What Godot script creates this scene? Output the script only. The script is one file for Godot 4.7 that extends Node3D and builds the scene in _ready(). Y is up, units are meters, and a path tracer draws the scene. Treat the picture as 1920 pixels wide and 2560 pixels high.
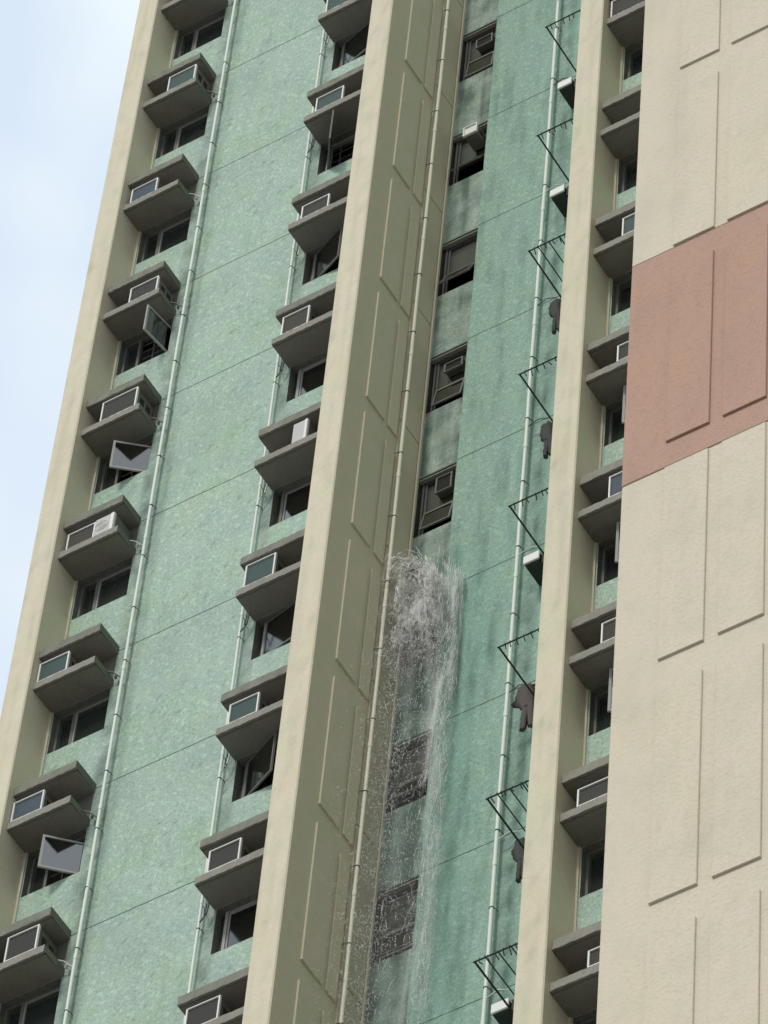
extends Node3D

# A tall housing block seen steeply from below: fins, hooded windows, and water bursting down a recess.
const FLOOR := 2.7
const TOPJ := 67.13            # level of the wall joint of storey 0; storeys count downwards
const BOTTOM := -1.6
const ROOF := 82.0

var rng := RandomNumberGenerator.new()
var mat := {}
var taken := {}
var n_dirt := FastNoiseLite.new()
var n_fine := FastNoiseLite.new()
var n_warp := FastNoiseLite.new()

func J(k: int) -> float:
	return TOPJ - FLOOR * k

# ---------------------------------------------------------------- naming
func numbered(called: String) -> String:
	if not taken.has(called):
		taken[called] = 0
		return called
	taken[called] += 1
	return "%s_%03d" % [called, taken[called]]

func tag(o: Node, label: String, category: String, group := "", kind := "") -> Node:
	o.set_meta("label", label)
	o.set_meta("category", category)
	if group != "": o.set_meta("group", group)
	if kind != "": o.set_meta("kind", kind)
	return o

func thing(called: String, label: String, category: String, at: Vector3, group := "") -> Node3D:
	var o := Node3D.new()
	o.name = numbered(called)
	add_child(o)
	o.position = at
	tag(o, label, category, group)
	return o

# ---------------------------------------------------------------- mesh building
class MB:
	var v := PackedVector3Array()
	var n := PackedVector3Array()
	var c := PackedColorArray()
	func tri(a: Vector3, b: Vector3, d: Vector3, out: Vector3, col := Color.WHITE) -> void:
		var cr := (b - a).cross(d - a)
		if cr.length_squared() < 1e-16: return
		var nn := cr.normalized()
		if cr.dot(out) > 0.0:
			v.append(a); v.append(d); v.append(b)
		else:
			nn = -nn
			v.append(a); v.append(b); v.append(d)
		for i in 3:
			n.append(nn); c.append(col)
	func quad(a: Vector3, b: Vector3, d: Vector3, e: Vector3, out: Vector3, col := Color.WHITE) -> void:
		tri(a, b, d, out, col)
		tri(a, d, e, out, col)
	func box(lo: Vector3, hi: Vector3, ch := 0.0) -> void:
		if ch <= 0.0:
			for ax in 3:
				for s in 2:
					var p := []
					for q in [[0, 0], [1, 0], [1, 1], [0, 1]]:
						var pt := Vector3.ZERO
						pt[ax] = hi[ax] if s == 1 else lo[ax]
						var b1 := (ax + 1) % 3
						var b2 := (ax + 2) % 3
						pt[b1] = hi[b1] if q[0] == 1 else lo[b1]
						pt[b2] = hi[b2] if q[1] == 1 else lo[b2]
						p.append(pt)
					var out := Vector3.ZERO
					out[ax] = 1.0 if s == 1 else -1.0
					quad(p[0], p[1], p[2], p[3], out)
			return
		var mid := (lo + hi) * 0.5
		var corner := func(sg: Vector3, full: int) -> Vector3:
			var p2 := Vector3.ZERO
			for a in 3:
				var e := hi[a] if sg[a] > 0 else lo[a]
				p2[a] = e if a == full else e - sg[a] * ch
			return p2
		for ax in 3:
			var b1 := (ax + 1) % 3
			var b2 := (ax + 2) % 3
			for s in [-1.0, 1.0]:
				var p := []
				for q in [[-1.0, -1.0], [1.0, -1.0], [1.0, 1.0], [-1.0, 1.0]]:
					var sg := Vector3.ZERO
					sg[ax] = s; sg[b1] = q[0]; sg[b2] = q[1]
					p.append(corner.call(sg, ax))
				quad(p[0], p[1], p[2], p[3], (p[0] + p[2]) * 0.5 - mid)
				for t in [-1.0, 1.0]:
					var g1 := Vector3.ZERO
					g1[ax] = s; g1[b1] = t; g1[b2] = -1.0
					var g2 := g1
					g2[b2] = 1.0
					var o1 := Vector3.ZERO
					o1[ax] = s; o1[b1] = t
					quad(corner.call(g1, ax), corner.call(g2, ax), corner.call(g2, b1), corner.call(g1, b1), o1)
		for i in 8:
			var sg := Vector3(1 if i & 1 else -1, 1 if i & 2 else -1, 1 if i & 4 else -1)
			tri(corner.call(sg, 0), corner.call(sg, 1), corner.call(sg, 2), sg)
	# a round bar through the points
	func tube(pts: Array, r: float, sides := 8, caps := true) -> void:
		var rings := []
		for i in pts.size():
			var d: Vector3
			if i == 0: d = pts[1] - pts[0]
			elif i == pts.size() - 1: d = pts[i] - pts[i - 1]
			else: d = (pts[i + 1] - pts[i]).normalized() + (pts[i] - pts[i - 1]).normalized()
			d = d.normalized()
			var up := Vector3.UP if absf(d.y) < 0.9 else Vector3.RIGHT
			var s := d.cross(up).normalized()
			var t := s.cross(d).normalized()
			var ring := []
			for k in sides:
				var a := TAU * k / sides
				ring.append(s * cos(a) + t * sin(a))
			rings.append(ring)
		for i in pts.size() - 1:
			for k in sides:
				var k2 := (k + 1) % sides
				var a: Vector3 = pts[i] + rings[i][k] * r
				var b: Vector3 = pts[i] + rings[i][k2] * r
				var d2: Vector3 = pts[i + 1] + rings[i + 1][k2] * r
				var e: Vector3 = pts[i + 1] + rings[i + 1][k] * r
				smooth_quad(a, b, d2, e, rings[i][k], rings[i][k2], rings[i + 1][k2], rings[i + 1][k])
		if caps:
			for en in [0, pts.size() - 1]:
				var out: Vector3 = (pts[0] - pts[1]) if en == 0 else (pts[en] - pts[en - 1])
				for k in sides:
					tri(pts[en], pts[en] + rings[en][k] * r, pts[en] + rings[en][(k + 1) % sides] * r, out)
	func smooth_quad(a: Vector3, b: Vector3, d: Vector3, e: Vector3, na: Vector3, nb: Vector3, nd: Vector3, ne: Vector3, col := Color.WHITE) -> void:
		var cr := (b - a).cross(d - a)
		var vs := [a, b, d, a, d, e]
		var ns := [na, nb, nd, na, nd, ne]
		var order := [0, 2, 1, 3, 5, 4] if cr.dot(na + nd) > 0.0 else [0, 1, 2, 3, 4, 5]
		for i in order:
			v.append(vs[i]); n.append(ns[i]); c.append(col)
	func xform(t: Transform3D) -> void:
		for i in v.size():
			v[i] = t * v[i]
			n[i] = (t.basis * n[i]).normalized()
	func mesh(with_colors := false) -> ArrayMesh:
		var a := []
		a.resize(Mesh.ARRAY_MAX)
		a[Mesh.ARRAY_VERTEX] = v
		a[Mesh.ARRAY_NORMAL] = n
		if with_colors: a[Mesh.ARRAY_COLOR] = c
		var m := ArrayMesh.new()
		m.add_surface_from_arrays(Mesh.PRIMITIVE_TRIANGLES, a)
		return m

func obj(called: String, b, material: Material, parent: Node, at := Vector3.ZERO, colored := false) -> MeshInstance3D:
	var o := MeshInstance3D.new()
	o.name = called
	o.mesh = b.mesh(colored) if b is MB else b
	o.material_override = material
	parent.add_child(o, true)
	o.position = at
	return o

func one_box(lo: Vector3, hi: Vector3, ch := 0.0) -> MB:
	var b := MB.new()
	b.box(lo, hi, ch)
	return b

# ---------------------------------------------------------------- materials
func noise_bytes(sd: int, freq: float, size: int, oct := 3, kind := FastNoiseLite.TYPE_SIMPLEX_SMOOTH) -> PackedByteArray:
	var f := FastNoiseLite.new()
	f.seed = sd
	f.noise_type = kind
	f.frequency = freq
	f.fractal_octaves = oct
	var im := f.get_seamless_image(size, size, false, false, 0.2)
	im.convert(Image.FORMAT_L8)
	return im.get_data()

# a plaster or tile colour map: base sRGB colour, then layers of [noise, colour to lean to, strength]
func colour_map(size: int, base: Color, layers: Array) -> ImageTexture:
	var out := PackedByteArray()
	out.resize(size * size * 3)
	var nl := layers.size()
	for i in size * size:
		var r := base.r
		var g := base.g
		var b := base.b
		for l in nl:
			var ly: Array = layers[l]
			var t: float = clampf((ly[0][i] / 255.0 - ly[3]) * ly[2], 0.0, 1.0)
			var cc: Color = ly[1]
			r += (cc.r - r) * t
			g += (cc.g - g) * t
			b += (cc.b - b) * t
		out[i * 3] = int(clampf(r, 0, 1) * 255.0)
		out[i * 3 + 1] = int(clampf(g, 0, 1) * 255.0)
		out[i * 3 + 2] = int(clampf(b, 0, 1) * 255.0)
	var im := Image.create_from_data(size, size, false, Image.FORMAT_RGB8, out)
	im.generate_mipmaps()
	return ImageTexture.create_from_image(im)

func bump_map(bytes: PackedByteArray, size: int, strength: float) -> ImageTexture:
	var im := Image.create_from_data(size, size, false, Image.FORMAT_L8, bytes)
	im.convert(Image.FORMAT_RGBA8)
	im.bump_map_to_normal_map(strength)
	return ImageTexture.create_from_image(im)

func rough_mat(tex: Texture2D, norm: Texture2D, tile: float, rough: float, nscale := 1.0) -> StandardMaterial3D:
	var m := StandardMaterial3D.new()
	m.albedo_texture = tex
	m.uv1_triplanar = true
	m.uv1_world_triplanar = true
	m.uv1_scale = Vector3.ONE / tile
	m.roughness = rough
	m.metallic_specular = 0.3
	if norm:
		m.normal_enabled = true
		m.normal_texture = norm
		m.normal_scale = nscale
	m.vertex_color_use_as_albedo = true
	return m

func plain(lin: Color, rough := 0.6, metal := 0.0) -> StandardMaterial3D:
	var m := StandardMaterial3D.new()
	m.albedo_color = lin.linear_to_srgb()
	m.roughness = rough
	m.metallic = metal
	m.metallic_specular = 0.5 if rough < 0.45 else 0.22
	return m

func make_materials() -> void:
	var S := 640
	var fine := noise_bytes(15, 0.35, S, 2)
	var grain := noise_bytes(11, 0.14, S, 3)
	var blot := noise_bytes(12, 0.06, S, 3)
	var drift := noise_bytes(13, 0.010, S, 4)
	var drift2 := noise_bytes(14, 0.007, S, 3)
	var bump := bump_map(grain, S, 2.0)
	var bump2 := bump_map(fine, S, 3.0)
	# small mosaic tiles, mint with grey and yellow-green drifts
	mat.green = rough_mat(colour_map(S, Color8(165, 186, 173), [
		[drift, Color8(170, 187, 165), 2.2, 0.54],
		[drift2, Color8(158, 178, 172), 2.6, 0.54],
		[blot, Color8(186, 209, 195), 3.0, 0.51],
		[grain, Color8(134, 160, 147), 3.0, 0.52],
		[fine, Color8(196, 216, 204), 2.6, 0.55]]), bump2, 4.6, 0.75, 0.4)
	mat.cream = rough_mat(colour_map(S, Color8(210, 203, 182), [
		[drift, Color8(216, 206, 187), 2.6, 0.52],
		[drift2, Color8(204, 203, 177), 2.4, 0.52],
		[blot, Color8(201, 193, 168), 1.6, 0.53],
		[fine, Color8(219, 212, 190), 1.0, 0.58],
		[grain, Color8(197, 188, 165), 1.4, 0.55]]), bump, 3.4, 0.85, 0.22)
	mat.wing_cream = rough_mat(colour_map(S, Color8(205, 196, 178), [
		[drift, Color8(209, 197, 181), 2.6, 0.52],
		[drift2, Color8(199, 193, 174), 2.4, 0.52],
		[blot, Color8(196, 187, 168), 1.8, 0.52],
		[fine, Color8(214, 206, 189), 1.2, 0.58],
		[grain, Color8(191, 182, 164), 1.8, 0.54]]), bump, 3.7, 0.85, 0.22)
	mat.pink = rough_mat(colour_map(S, Color8(177, 145, 130), [
		[drift, Color8(182, 146, 127), 1.6, 0.51],
		[drift2, Color8(171, 143, 130), 1.6, 0.52],
		[blot, Color8(166, 135, 119), 1.8, 0.52],
		[fine, Color8(187, 157, 140), 1.2, 0.58],
		[grain, Color8(160, 131, 115), 1.6, 0.55]]), bump, 3.1, 0.85, 0.22)
	mat.concrete = rough_mat(colour_map(S, Color8(150, 147, 139), [
		[drift, Color8(134, 134, 125), 1.8, 0.5],
		[blot, Color8(162, 159, 150), 1.8, 0.52],
		[grain, Color8(126, 124, 117), 1.8, 0.55],
		[fine, Color8(170, 167, 158), 1.2, 0.58]]), bump, 2.3, 0.9, 0.5)
	mat.pipe = plain(Color(0.70, 0.77, 0.70), 0.45)
	mat.cream_pipe = plain(Color(0.74, 0.71, 0.60), 0.5)
	mat.white = plain(Color(0.72, 0.72, 0.70), 0.4)
	mat.pale_box = plain(Color(0.50, 0.50, 0.485), 0.5)
	mat.alu = plain(Color(0.36, 0.36, 0.345), 0.5, 0.0)
	mat.alu_dull = plain(Color(0.17, 0.17, 0.16), 0.5, 0.0)
	mat.casing = plain(Color(0.14, 0.135, 0.12), 0.55)
	mat.casing_dark = plain(Color(0.10, 0.10, 0.09), 0.6)
	mat.vent = plain(Color(0.025, 0.025, 0.024), 0.8)
	mat.ledge_dark = plain(Color(0.13, 0.125, 0.105), 0.95)
	mat.coil_teal = plain(Color(0.055, 0.09, 0.085), 0.5)
	mat.coil_blue = plain(Color(0.065, 0.09, 0.115), 0.5)
	mat.coil_grey = plain(Color(0.05, 0.05, 0.046), 0.6)
	mat.coil_olive = plain(Color(0.06, 0.058, 0.048), 0.6)
	mat.iron = plain(Color(0.05, 0.06, 0.055), 0.7)
	mat.steel_bar = plain(Color(0.09, 0.11, 0.10), 0.5)
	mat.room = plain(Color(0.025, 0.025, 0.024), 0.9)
	mat.curtain = plain(Color(0.065, 0.06, 0.055), 0.95)
	mat.curtain_pale = plain(Color(0.34, 0.33, 0.31), 0.95)
	mat.cloth_dark = plain(Color(0.075, 0.08, 0.075), 0.95)
	mat.cloth_brown = plain(Color(0.11, 0.10, 0.092), 0.95)
	var gl := StandardMaterial3D.new()
	gl.albedo_color = Color(0.4, 0.44, 0.42, 0.1)
	gl.transparency = BaseMaterial3D.TRANSPARENCY_ALPHA
	gl.roughness = 0.03
	gl.metallic_specular = 0.18
	mat.glass = gl
	var film := plain(Color(0.20, 0.20, 0.205), 0.08, 1.0)
	mat.film = film
	mat.leaf_dark = plain(Color(0.09, 0.09, 0.092), 0.12, 1.0)
	var dim := plain(Color(0.15, 0.155, 0.155), 0.12, 1.0)
	mat.film_dim = dim
	mat.film_grey = plain(Color(0.2, 0.215, 0.21), 0.2, 0.85)
	var w := plain(Color(0.86, 0.86, 0.86), 0.3)
	w.vertex_color_use_as_albedo = true
	mat.water = w
	mat.ground = plain(Color(0.23, 0.22, 0.205), 0.9)

# ---------------------------------------------------------------- sky
func make_sky() -> Sky:
	var W := 1536
	var H := 768
	var f := FastNoiseLite.new()
	f.seed = 5
	f.frequency = 12.0
	f.fractal_octaves = 4
	f.noise_type = FastNoiseLite.TYPE_SIMPLEX_SMOOTH
	var im := Image.create(W, H, false, Image.FORMAT_RGBF)
	for j in H:
		var el := PI * 0.5 - (j + 0.5) / H * PI
		var ce := cos(el)
		var y := sin(el)
		for i in W:
			if y < -0.05:
				im.set_pixel(i, j, Color(0.34, 0.34, 0.33))
				continue
			var a := (i + 0.5) / W * TAU
			var d := Vector3(sin(a) * ce, y, cos(a) * ce)
			var t := smoothstep(-0.45, 0.25, f.get_noise_3dv(d))
			var c := Color(0.68, 0.79, 0.94).lerp(Color(0.85, 0.94, 0.985), t)
			im.set_pixel(i, j, c)
	var p := PanoramaSkyMaterial.new()
	p.energy_multiplier = 0.87
	p.panorama = ImageTexture.create_from_image(im)
	var s := Sky.new()
	s.sky_material = p
	return s

# ---------------------------------------------------------------- walls
func streak(x: float, y: float) -> float:
	return n_dirt.get_noise_2d(x * 14.0, y * 1.1)

# rain and drip marks, a painted pipe shadow and darker tones on the walls (multiplies the tile colour)
func wall_dirt_and_shade(bay: int, x: float, y: float) -> Color:
	var r := 1.0
	var g := 1.0
	var b := 1.0
	var s := streak(x, y)
	var w := n_fine.get_noise_2d(x * 2.0, y * 2.0)
	var d := maxf(0.0, (s * 0.35 if bay == 2 else s * 0.1) + w * 0.12)
	if bay == 1:
		# broad fading, and a few chipped tiles
		d += 0.04 + 0.1 * n_fine.get_noise_2d(x * 0.45 + 5.0, y * 0.35)
		var yl := maxf(0.0, n_fine.get_noise_2d(x * 0.6 + 70.0, y * 0.5) - 0.05)
		b -= yl * 0.09
		d += smoothstep(0.52, 0.6, n_fine.get_noise_2d(x * 7.0 + 11.0, y * 7.0)) * 0.28
		var kk := (TOPJ - y) / FLOOR
		var fr := kk - floorf(kk)
		# grime under the hood ends and beside the pipes, then a painted pipe shadow
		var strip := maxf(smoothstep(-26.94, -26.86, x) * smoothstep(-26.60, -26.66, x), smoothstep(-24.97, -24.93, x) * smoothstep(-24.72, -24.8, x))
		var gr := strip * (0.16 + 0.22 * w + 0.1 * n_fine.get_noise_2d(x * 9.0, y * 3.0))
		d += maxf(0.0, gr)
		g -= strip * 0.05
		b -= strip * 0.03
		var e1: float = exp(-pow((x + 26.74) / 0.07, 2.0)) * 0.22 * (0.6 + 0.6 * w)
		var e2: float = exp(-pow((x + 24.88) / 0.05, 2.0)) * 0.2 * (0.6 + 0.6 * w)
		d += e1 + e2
		var e3: float = exp(-pow((x + 26.55) / 0.06, 2.0)) * (0.2 + 0.25 * s)  # soft pipe shadow painted into the wall colour, right of the left pipe
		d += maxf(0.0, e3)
		# moss streaks below the sills
		if fr > 0.56:
			d += maxf(0.0, s) * 0.06
			var ms := maxf(0.0, n_fine.get_noise_2d(x * 1.2 + 40.0, y * 1.2)) * 0.35
			r -= ms * 0.25
			b -= ms * 0.4
	elif bay == 2:
		var band: float = exp(-pow((x + 21.60 + 0.02 * w) / 0.055, 2.0))  # darker upright band right of the recess pipe
		d += 0.2 + band * (0.34 + 0.3 * w)  # recess wall toned darker all over
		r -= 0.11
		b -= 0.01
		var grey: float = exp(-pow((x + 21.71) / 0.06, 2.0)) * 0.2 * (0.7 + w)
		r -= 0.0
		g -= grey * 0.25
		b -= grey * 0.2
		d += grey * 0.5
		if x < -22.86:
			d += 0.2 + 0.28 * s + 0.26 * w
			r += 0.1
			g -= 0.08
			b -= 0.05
		# wet wall below the burst
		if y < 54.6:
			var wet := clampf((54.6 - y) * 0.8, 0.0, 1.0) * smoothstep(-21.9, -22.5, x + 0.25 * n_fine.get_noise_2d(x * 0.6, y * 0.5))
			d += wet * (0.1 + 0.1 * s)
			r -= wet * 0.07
	elif bay == 4:
		# rain-washed paint: long faint runs and a few rusty ones under the panels
		d = maxf(0.0, 0.07 * n_dirt.get_noise_2d(x * 9.0, y * 0.7) + 0.08 * n_fine.get_noise_2d(x * 0.9, y * 0.5)) + maxf(0.0, n_fine.get_noise_2d(x * 5.0, y * 5.0) - 0.25) * 0.12
		b -= maxf(0.0, n_fine.get_noise_2d(x * 0.7 + 9.0, y * 0.4)) * 0.06
	elif bay == 5:
		d = maxf(0.0, 0.2 * n_dirt.get_noise_2d(x * 22.0, y * 0.8)) + maxf(0.0, n_fine.get_noise_2d(x * 4.0, y * 2.2) - 0.12) * 0.22
		var pk := n_fine.get_noise_2d(x * 1.5 + 3.0, y * 0.55)
		g -= maxf(0.0, pk) * 0.05
		b -= pk * 0.06
	d = clampf(d, 0.0, 0.75)
	return Color(maxf(r, 0.2) * (1.0 - d), maxf(g, 0.2) * (1.0 - d * 0.92), maxf(b, 0.2) * (1.0 - d * 0.95))

# one storey of wall, front at z, with openings [x0, x1, y0, y1, depth]
func wall_panel(parent: Node, bay: int, x0: float, x1: float, y0: float, y1: float, z: float, holes: Array, material: Material, cell := 0.06, thick := 0.03, reveal := Color(0.42, 0.33, 0.34)) -> MeshInstance3D:
	var xs := [x0, x1]
	var ys := [y0, y1]
	for h in holes:
		xs.append(h[0]); xs.append(h[1]); ys.append(h[2]); ys.append(h[3])
	xs = subdivide(xs, x0, x1, cell)
	ys = subdivide(ys, y0, y1, cell)
	var b := MB.new()
	var cols := []
	for x in xs:
		var col := []
		for y in ys: col.append(wall_dirt_and_shade(bay, x, y))
		cols.append(col)
	var N := Vector3.BACK
	for i in xs.size() - 1:
		for j in ys.size() - 1:
			var cx: float = (xs[i] + xs[i + 1]) * 0.5
			var cy: float = (ys[j] + ys[j + 1]) * 0.5
			var skip := false
			for h in holes:
				if cx > h[0] and cx < h[1] and cy > h[2] and cy < h[3]: skip = true
			if skip: continue
			var pa := Vector3(xs[i], ys[j], z)
			var pb := Vector3(xs[i + 1], ys[j], z)
			var pc := Vector3(xs[i + 1], ys[j + 1], z)
			var pd := Vector3(xs[i], ys[j + 1], z)
			var idx := [[pa, cols[i][j]], [pc, cols[i + 1][j + 1]], [pb, cols[i + 1][j]], [pa, cols[i][j]], [pd, cols[i][j + 1]], [pc, cols[i + 1][j + 1]]]
			for q in idx:
				b.v.append(q[0]); b.n.append(N); b.c.append(q[1])
	# edges of the panel
	var zb := z - thick
	b.quad(Vector3(x0, y0, z), Vector3(x1, y0, z), Vector3(x1, y0, zb), Vector3(x0, y0, zb), Vector3.DOWN)
	b.quad(Vector3(x0, y1, z), Vector3(x1, y1, z), Vector3(x1, y1, zb), Vector3(x0, y1, zb), Vector3.UP)
	b.quad(Vector3(x0, y0, z), Vector3(x0, y1, z), Vector3(x0, y1, zb), Vector3(x0, y0, zb), Vector3.LEFT)
	b.quad(Vector3(x1, y0, z), Vector3(x1, y1, z), Vector3(x1, y1, zb), Vector3(x1, y0, zb), Vector3.RIGHT)
	for h in holes:
		var zd: float = z - h[4]
		var g := reveal  # sides of the opening darkened, their shade put into the colour
		b.quad(Vector3(h[0], h[2], z), Vector3(h[1], h[2], z), Vector3(h[1], h[2], zd), Vector3(h[0], h[2], zd), Vector3.UP, g)
		b.quad(Vector3(h[0], h[3], z), Vector3(h[1], h[3], z), Vector3(h[1], h[3], zd), Vector3(h[0], h[3], zd), Vector3.DOWN, g)
		b.quad(Vector3(h[0], h[2], z), Vector3(h[0], h[3], z), Vector3(h[0], h[3], zd), Vector3(h[0], h[2], zd), Vector3.RIGHT, g)
		b.quad(Vector3(h[1], h[2], z), Vector3(h[1], h[3], z), Vector3(h[1], h[3], zd), Vector3(h[1], h[2], zd), Vector3.LEFT, g)
	return obj("wall_panel", b, material, parent, Vector3.ZERO, true)

func subdivide(marks: Array, a: float, e: float, cell: float) -> Array:
	marks.sort()
	var out := []
	for i in marks.size() - 1:
		var p: float = clampf(marks[i], a, e)
		var q: float = clampf(marks[i + 1], a, e)
		if q - p < 1e-5: continue
		var n := maxi(1, int(ceil((q - p) / cell)))
		for s in n: out.append(p + (q - p) * s / n)
	out.append(e)
	return out

# a cast slab with a slightly ragged, rounded front edge; moss and grime on its face, shade painted on underside and ends
func slab(parent: Node, x0: float, x1: float, y0: float, y1: float, zw: float, zf: float, moss: float, sd: int) -> MeshInstance3D:
	rng.seed = sd
	var b := MB.new()
	var e := 0.006
	# underside with a drip groove behind the nose, then the front face
	var prof := [[y0, zw], [y0, zf - 0.055], [y0 + 0.014, zf - 0.05], [y0 + 0.014, zf - 0.034], [y0, zf - 0.03], [y0, zf - e], [y0 + e, zf], [y1 - e, zf], [y1, zf - e], [y1, zw]]
	var outs := [Vector3.DOWN, Vector3(0, 0, 1), Vector3.DOWN, Vector3(0, 0, -1), Vector3.DOWN, Vector3(0, -1, 1), Vector3.BACK, Vector3(0, 1, 1), Vector3.UP]
	var n := 26
	var np := prof.size()
	var rings := []
	var tint := []
	for i in n + 1:
		var x := lerpf(x0, x1, float(i) / n)
		var ring := []
		var tn := []
		for q in np:
			var jy := 0.0
			var jz := 0.0
			if q >= 4 and q <= 8:
				jy = rng.randf_range(-0.003, 0.003)
				jz = rng.randf_range(-0.004, 0.003)
			ring.append(Vector3(x, prof[q][0] + jy, prof[q][1] + jz))
			var st := 0.5 + 0.5 * n_fine.get_noise_2d(x * 5.0 + sd * 1.3, q * 0.6 + sd * 3.7)
			var d := 0.5 + 0.2 * st  # underside shade painted into the vertex colour, with some grime
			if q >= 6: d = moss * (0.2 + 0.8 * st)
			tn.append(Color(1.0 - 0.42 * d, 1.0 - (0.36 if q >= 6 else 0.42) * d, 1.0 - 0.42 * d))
		rings.append(ring)
		tint.append(tn)
	for i in n:
		for q in np - 1:
			b.quad(rings[i][q], rings[i + 1][q], rings[i + 1][q + 1], rings[i][q + 1], outs[q])
			var cc := [tint[i][q], tint[i + 1][q], tint[i + 1][q + 1], tint[i][q + 1]]
			var vv := [rings[i][q], rings[i + 1][q], rings[i + 1][q + 1], rings[i][q + 1]]
			for m in range(b.v.size() - 6, b.v.size()):
				for t in 4:
					if b.v[m] == vv[t]: b.c[m] = cc[t]
	for en in [0, n]:
		for q in range(1, np - 1):
			b.tri(rings[en][0], rings[en][q], rings[en][q + 1], Vector3.LEFT if en == 0 else Vector3.RIGHT, Color(0.5, 0.57, 0.5))  # ends mossy green, with their shade painted in
	return obj("canopy_slab", b, mat.concrete, parent, Vector3.ZERO, true)

func bar(b: MB, x0: float, x1: float, y0: float, y1: float, z0: float, z1: float) -> void:
	b.box(Vector3(minf(x0, x1), minf(y0, y1), minf(z0, z1)), Vector3(maxf(x0, x1), maxf(y0, y1), maxf(z0, z1)))

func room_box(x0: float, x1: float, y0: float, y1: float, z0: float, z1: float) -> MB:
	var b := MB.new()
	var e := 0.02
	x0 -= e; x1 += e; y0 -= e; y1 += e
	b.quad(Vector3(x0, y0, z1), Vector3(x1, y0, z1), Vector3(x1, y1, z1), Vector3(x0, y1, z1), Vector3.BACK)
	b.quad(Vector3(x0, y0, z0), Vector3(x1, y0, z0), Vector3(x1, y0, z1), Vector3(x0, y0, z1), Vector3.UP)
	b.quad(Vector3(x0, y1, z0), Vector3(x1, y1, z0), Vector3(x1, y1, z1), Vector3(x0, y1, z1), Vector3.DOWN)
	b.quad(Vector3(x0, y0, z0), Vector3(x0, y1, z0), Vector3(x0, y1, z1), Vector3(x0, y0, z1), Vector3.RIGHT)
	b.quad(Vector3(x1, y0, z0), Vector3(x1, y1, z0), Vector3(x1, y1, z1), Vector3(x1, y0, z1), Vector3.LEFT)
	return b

func curtain_mesh(x0: float, x1: float, y0: float, y1: float, z: float, sd: int) -> MB:
	var b := MB.new()
	var n := 36
	var ph := sd * 1.7
	var prev := Vector3.ZERO
	for i in n + 1:
		var x := lerpf(x0, x1, float(i) / n)
		var zz := z + 0.018 * sin(x * 70.0 + ph) + 0.012 * sin(x * 31.0 + ph * 2.0)
		var p := Vector3(x, y0, zz)
		if i > 0:
			b.quad(prev, p, Vector3(p.x, y1, p.z), Vector3(prev.x, y1, prev.z), Vector3.BACK)
		prev = p
	return b

# a hinged leaf: four rails and its pane; built at the origin, hinge on the y axis, leaf towards +x
func leaf(parent: Node, w: float, h: float, at: Vector3, b: Basis, rail_mat: Material, pane_mat: Material, rail := 0.03) -> void:
	var m := MB.new()
	var t := 0.012
	bar(m, 0, rail, 0, h, -t, t)
	bar(m, w - rail, w, 0, h, -t, t)
	bar(m, rail, w - rail, 0, rail, -t, t)
	bar(m, rail, w - rail, h - rail, h, -t, t)
	var s := obj("sash", m, rail_mat, parent)
	s.transform = Transform3D(b, at)
	var p := obj("sash_pane", one_box(Vector3(rail, rail, -0.003), Vector3(w - rail, h - rail, 0.003)), pane_mat, parent)
	p.transform = Transform3D(b, at)

# windows beside a fin on its right: fixed light at the left, hinged leaf at the right
func window_by_fin(tower: Node, x0: float, x1: float, y0: float, y1: float, z: float, open_deg: float, sd: int, grille: bool) -> void:
	rng.seed = sd
	var f := MB.new()
	var t := 0.035
	var mx := x0 + (x1 - x0) * 0.30
	bar(f, x0, x0 + t, y0, y1, z - 0.03, z + 0.02)
	bar(f, x1 - t, x1, y0, y1, z - 0.03, z + 0.02)
	bar(f, x0 + t, x1 - t, y0, y0 + t, z - 0.03, z + 0.025)
	bar(f, x0 + t, x1 - t, y1 - t, y1, z - 0.03, z + 0.02)
	bar(f, mx - 0.02, mx + 0.02, y0 + t, y1 - t, z - 0.03, z + 0.022)
	var w := obj("window", f, mat.alu_dull, tower)
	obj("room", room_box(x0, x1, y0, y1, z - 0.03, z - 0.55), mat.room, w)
	obj("pane", one_box(Vector3(x0 + t, y0 + t, z - 0.006), Vector3(mx - 0.02, y1 - t, z)), mat.glass, w)
	if sd % 2 == 0:
		obj("curtain", curtain_mesh(x0 + 0.02, x0 + (x1 - x0) * rng.randf_range(0.6, 1.0), y0, y1, z - 0.16, sd), mat.curtain, w)
	var lw := x1 - t - mx - 0.02
	if open_deg > 1.0:
		var bs := Basis(Vector3.UP, deg_to_rad(180.0 + open_deg))
		leaf(w, lw, minf(y1 - y0 - 2 * t, 0.58 if open_deg > 32.0 else 9.0), Vector3(x1 - t, y0 + t, z + 0.028), bs, mat.alu, mat.film if open_deg < 70.0 else mat.leaf_dark, 0.03)
	else:
		leaf(w, lw, y1 - y0 - 2 * t - 0.004, Vector3(mx + 0.02, y0 + t + 0.002, z + 0.002), Basis.IDENTITY, mat.alu, mat.glass, 0.022)
	if grille:
		for i in 5:
			var yy := lerpf(y0 + 0.07, y1 - 0.1, i / 4.0)
			obj("grille_bar", one_box(Vector3(mx + 0.02, yy - 0.006, z - 0.05), Vector3(x1 - t, yy + 0.006, z - 0.038)), mat.alu_dull, w)
		obj("grille_bar", one_box(Vector3(mx + lw * 0.38, y0 + t, z - 0.036), Vector3(mx + lw * 0.38 + 0.014, y1 - t, z - 0.024)), mat.alu_dull, w)

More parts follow.
